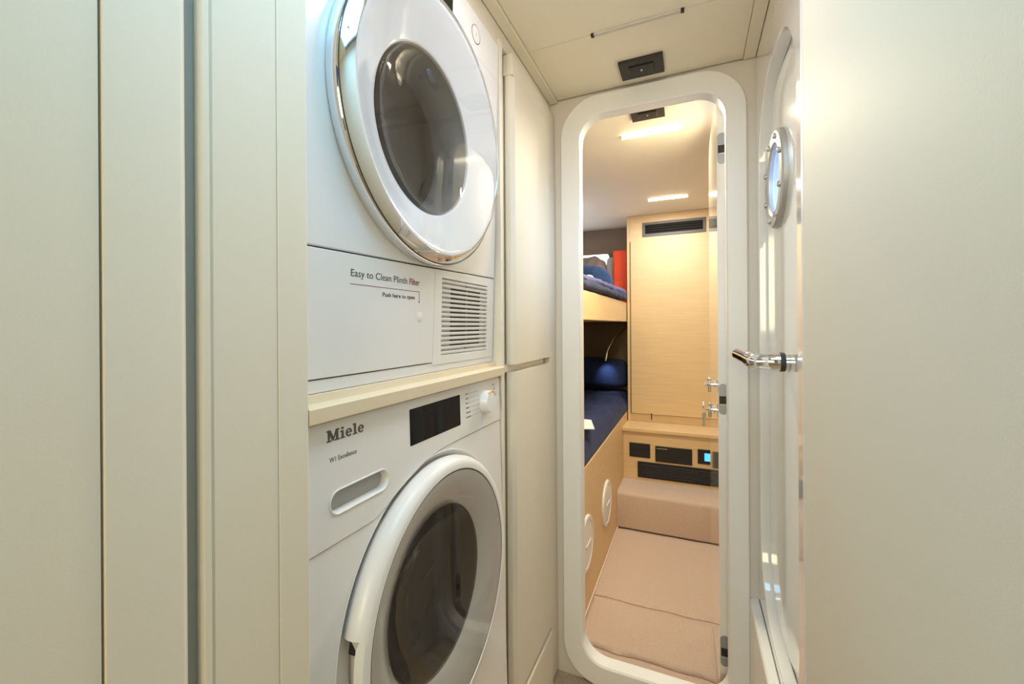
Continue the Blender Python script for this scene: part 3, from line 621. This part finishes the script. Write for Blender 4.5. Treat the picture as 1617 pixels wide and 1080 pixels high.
ft = lambda s: (lambda u, v: 0.022 * noise.noise(Vector((u * 3 + s, v * 9, s))) + 0.012 * noise.noise(Vector((u * 9, v * 26, s))) - 0.07 * max(0, (u - 0.86) / 0.14) ** 2)
tag(obj('lower_mattress', slab(B(), -1.17, XB - 0.003, 1.54, 3.80, 0.595, 0.715, 36, 70, ft(3)), 'navy', smooth=60), 'navy covered mattress on the lower bunk', 'mattress')
bm = blob(B(), 0, 0, 0, 0.335, 0.075, 0.125, 5.0, 0.03, 4, 5)
bmesh.ops.rotate(bm, verts=bm.verts, cent=(0, 0, 0), matrix=Matrix.Rotation(math.radians(-14), 3, 'X'))
o = obj('pillow', bm, 'navy', smooth=60); o.location = (-0.835, 3.670, 0.870)
tag(o, 'dark navy pillow at the end of the lower bunk', 'pillow')
bm = slab(B(), -0.14, 0.14, -0.10, 0.10, 0, 0.004, 8, 6, lambda u, v: 0.010 * math.sin(u * 3) * v)
o = obj('folded_paper', bm, 'white_cloth', smooth=60); o.location = (-0.625, 2.20, 0.745); o.rotation_euler = (0, 0, 0.3)
tag(o, 'white folded cloth lying on the navy lower mattress', 'cloth')
# reading lamp on the end wall
rl = thing('reading_lamp', 'slim chrome gooseneck reading lamp over the lower bunk', 'lamp', (-0.50, 3.815, 1.30))
pts = [(-0.50, 3.823, 1.27), (-0.525, 3.74, 1.262), (-0.555, 3.66, 1.23), (-0.60, 3.60, 1.17), (-0.640, 3.56, 1.09), (-0.652, 3.55, 1.045)]
bm = tube(B(), [Vector(p) - Vector((-0.50, 3.815, 1.30)) for p in pts], 0.006, 10); obj('gooseneck', bm, 'chrome', rl, smooth=60)
bm = tube(B(), [Vector(p) - Vector((-0.50, 3.815, 1.30)) for p in ((-0.650, 3.551, 1.055), (-0.656, 3.548, 1.02), (-0.664, 3.545, 0.985))], [0.009, 0.012, 0.011], 12); obj('lamp_head', bm, 'chrome', rl)
ld = bpy.data.lights.new('reading_light', 'SPOT'); ld.energy = 1.1; ld.spot_size = math.radians(85); ld.spot_blend = 1.0; ld.color = (0.55, 0.80, 1.0); ld.shadow_soft_size = 0.01
lo = bpy.data.objects.new('reading_light', ld); col.objects.link(lo); lo.location = (-0.668, 3.515, 0.978 - 0.0)
lo.rotation_euler = (Vector((-0.66, 3.62, 0.84)) - Vector(lo.location)).to_track_quat('-Z', 'Y').to_euler()
obj('wall_mount', lathe(B(), [(0.022, 0.0095), (0.022, 0.002), (0.018, 0.0)], 0, -0.03, 20, ax='y', cap_end=True), 'chrome', rl)
# lower bunk end wall, veneer colour darkened to paint in its shade
tag(obj('bunk_end_panel', bx(-1.175, -0.4735, 3.8055, 3.8245, 0.60, 1.30), mat('shaded_oak_panel', (0.22, 0.135, 0.06), 0.5, var=0.06, stretch=(1, 1, 12))), 'oak panel at the end of the lower bunk with shade painted into its colour', 'panel')
rl.location.y -= 0.0195

ub = thing('upper_bunk', 'upper oak bunk board seen through the doorway', 'bunk', (XB, 2.5, 1.308))
og = (XB, 2.5, 1.308)
bm = plate(B(), 'x', [(1.53, 1.308), (YW - 0.001, 1.310), (YW - 0.001, 1.464), (1.53, 1.450)], [], XB - 0.022, XB)
L(bm, 'lee_board', 'wood', ub, og, bevel=0.003)
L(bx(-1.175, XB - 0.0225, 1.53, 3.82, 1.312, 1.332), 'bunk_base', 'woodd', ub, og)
tag(obj('upper_mattress', slab(B(), -1.17, XB - 0.026, 1.54, 3.80, 1.333, 1.435, 30, 60, ft(8)), 'navy', smooth=60), 'navy mattress on the upper bunk', 'mattress')
# clutter on the upper bunk
def roll(pts, rad, seed, amp=0.22):
    bm = B(); n = 26; P = []
    for i in range(n + 1):
        t_ = i / n * (len(pts) - 1); k_ = min(int(t_), len(pts) - 2); P.append(Vector(pts[k_]).lerp(Vector(pts[k_ + 1]), t_ - k_))
    rs = [rad * (0.35 if i in (0, n) else 1.0) * (1 + amp * noise.noise(Vector((i * 0.45, seed, 0)))) for i in range(n + 1)]
    tube(bm, P, rs, 20)
    for v in bm.verts: v.co += Vector((0.008, 0.008, 0.010)) * noise.noise(v.co * 22 + Vector((seed, 0, 0)))
    return bm
bl = thing('blanket', 'folded slate blue and navy blanket draped along the upper bunk board', 'blanket', (-0.49, 2.5, 1.47))
og = (-0.49, 2.5, 1.47)
L(roll([(-0.497, 1.62, 1.485), (-0.493, 2.1, 1.488), (-0.488, 2.7, 1.493), (-0.485, 3.1, 1.497), (-0.485, 3.42, 1.498)], 0.026, 5, 0.12), 'lower_fold', 'navy', bl, og, smooth=60)['label'] = 'dark navy lower fold'
L(roll([(-0.506, 1.62, 1.519), (-0.500, 2.1, 1.523), (-0.492, 2.7, 1.530), (-0.487, 3.1, 1.537), (-0.486, 3.40, 1.536)], 0.021, 2), 'upper_fold', 'lilac', bl, og, smooth=60)['label'] = 'slate blue upper fold'
bm = B(); blob(bm, 0, 0, 0, 0.195, 0.20, 0.125, 3.0, 0.05, 4, 11)
bmesh.ops.rotate(bm, verts=bm.verts, cent=(0, 0, 0), matrix=Matrix.Rotation(math.radians(7), 3, 'Y'))
o = tag(obj('blue_fleece_bundle', bm, 'blue', smooth=60), 'bundled blue fleece lying on the upper bunk', 'blanket'); o.location = (-0.715, 3.02, 1.590)
bm = B(); blob(bm, -0.572, 2.56, 1.520, 0.030, 0.13, 0.070, 2.6, 0.05, 4, 12)
tag(obj('white_pillow', bm, 'white_cloth', smooth=60), 'small white pillow between the blue bundle and rolled blanket', 'pillow')
bm = B(); blob(bm, -0.618, 3.40, 1.515, 0.085, 0.11, 0.068, 2.8, 0.06, 4, 14)
tag(obj('folded_blue_towel', bm, 'blue', smooth=60), 'folded blue towel in front of the orange bag', 'towel')
bm = B(); blob(bm, -0.842, 3.58, 1.655, 0.182, 0.06, 0.205, 4.5, 0.06, 5, 21)
tag(obj('fleece_jacket', bm, 'fleece', smooth=60), 'grey brown fleece bundle in front of the bright window', 'jacket')
bm = B(); blob(bm, -0.650, 3.735, 1.665, 0.040, 0.045, 0.215, 3.6, 0.03, 4, 22)
tag(obj('silver_bag', bm, 'foil', smooth=60), 'pale silvery bag standing beside the orange bag', 'bag')
ob = thing('orange_bag', 'upright orange red folded bag beside the wardrobe', 'bag', (-0.543, 3.60, 1.446))
bm = B(); rows = []
for j in range(13):
    t_ = j / 12; z = 0.44 * t_ + (0.012 * math.sin(t_ * 9)); lp = []
    for (a, b) in rrect(-0.068 + 0.008 * t_, 0.068, -0.055, 0.055, 0.020, 5):
        fold = 0.006 * math.sin(a * 190) * (1 if b < 0 else 0); lp.append((a, b + fold * 0.9, z))
    rows.append(lp)
loft(bm, rows, cap0=True, cap1=True); obj('body', bm, 'orange', ob, smooth=50)
obj('top_fold', bx(-0.058, 0.066, -0.050, 0.050, 0.441, 0.458), 'orange', ob, bevel=0.008)

# open cabin door leaf, hinged on the right of the doorway
hx, hy = 0.0805, 1.560
LW, TH = 0.54, 0.045
ang = math.atan2(-0.0055, 0.54)
dl = thing('cabin_door', 'glossy white cabin door standing open with grey hinge plates', 'door', (hx, hy, 0.0), (0, 0, -ang))
lp = [(0.0, -0.01 + 0.05)] ; 
leaf = rrect(0.0, LW, 0.03, 2.075, 0.11, 12)
bm = plate(B(), 'x', leaf, [], 0.0, TH)
obj('door_leaf', bm, 'gel', dl, bevel=0.002)
for z in (1.869, 1.032, 0.192):
    st_ = [(a, b) for b, a in stad(z, 0.0150, 0.0375, 0.0135, 10)]
    h = obj('hinge_plate', plate(B(), 'y', [(a, b) for a, b in st_], [], -0.0015, 0.0), 'grey', dl)
    obj('hinge_arm', bx(0.004, 0.026, -0.0035, -0.0015, z - 0.016, z + 0.010), 'black', h, bevel=0.001)
    obj('hinge_link', bx(0.006, 0.024, -0.0040, -0.0016, z - 0.021, z - 0.017), 'steel', h)
for z, low in ((1.053, 0), (0.957, 1)):
    k = obj('lock_cylinder', lathe(B(), [(0.014, 0.0), (0.014, -0.003), (0.007, -0.004), (0.007, -0.012), (0.0105, -0.013), (0.0105, -0.021), (0.009, -0.023), (0.0005, -0.0235)], 0.21, z, 24, cap_end=True), 'chrome', dl)
    if low:
        obj('thumb_turn', bx(-0.021, -0.010, 0.203, 0.217, z - 0.030, z + 0.012), 'steel', k, bevel=0.003)
        obj('turn_cap', bx(-0.023, -0.008, 0.201, 0.219, z + 0.0125, z + 0.026), 'chrome', k, bevel=0.003)
        obj('key_ring', lathe(B(), [(0.009, -0.052), (0.017, -0.0515), (0.018, -0.0495), (0.017, -0.0475), (0.009, -0.047)], 0, 0, 24, ax='y'), 'chrome', k)
        kr = bpy.data.objects['key_ring']; kr.location = (-0.037, 0.21 + 0.0495, z + 0.006)
        bm = tube(B(), [(-0.022, 0.21, z), (-0.034, 0.21, z + 0.001)], 0.004, 10); obj('key_shank', bm, 'steel', k)
        bm = B(); poly(bm, [(-0.042, z - 0.012), (-0.031, z - 0.012), (-0.030, z - 0.032), (-0.034, z - 0.036), (-0.034, z - 0.066), (-0.038, z - 0.070), (-0.041, z - 0.064), (-0.040, z - 0.036), (-0.044, z - 0.030)], 'y', 0.209, 0.2115)
        obj('key', bm, 'steel', k, bevel=0.0005)
    else:
        obj('thumb_turn', bx(-0.021, -0.011, 0.205, 0.215, z - 0.030, z + 0.012), 'steel', k, bevel=0.003)
        obj('turn_cap', bx(-0.023, -0.008, 0.202, 0.218, z + 0.0125, z + 0.025), 'chrome', k, bevel=0.003)
        bm = tube(B(), [(-0.022, 0.21, z), (-0.034, 0.21, z)], [0.007, 0.010], 16); obj('key_shank', bm, 'chrome', k)
        bm = lathe(B(), [(0.008, -0.002), (0.0145, -0.0015), (0.0145, 0.0015), (0.008, 0.002)], 0, 0, 20, ax='x'); o = obj('key_ring', bm, 'steel', k); o.location = (-0.040, 0.21, z - 0.004)
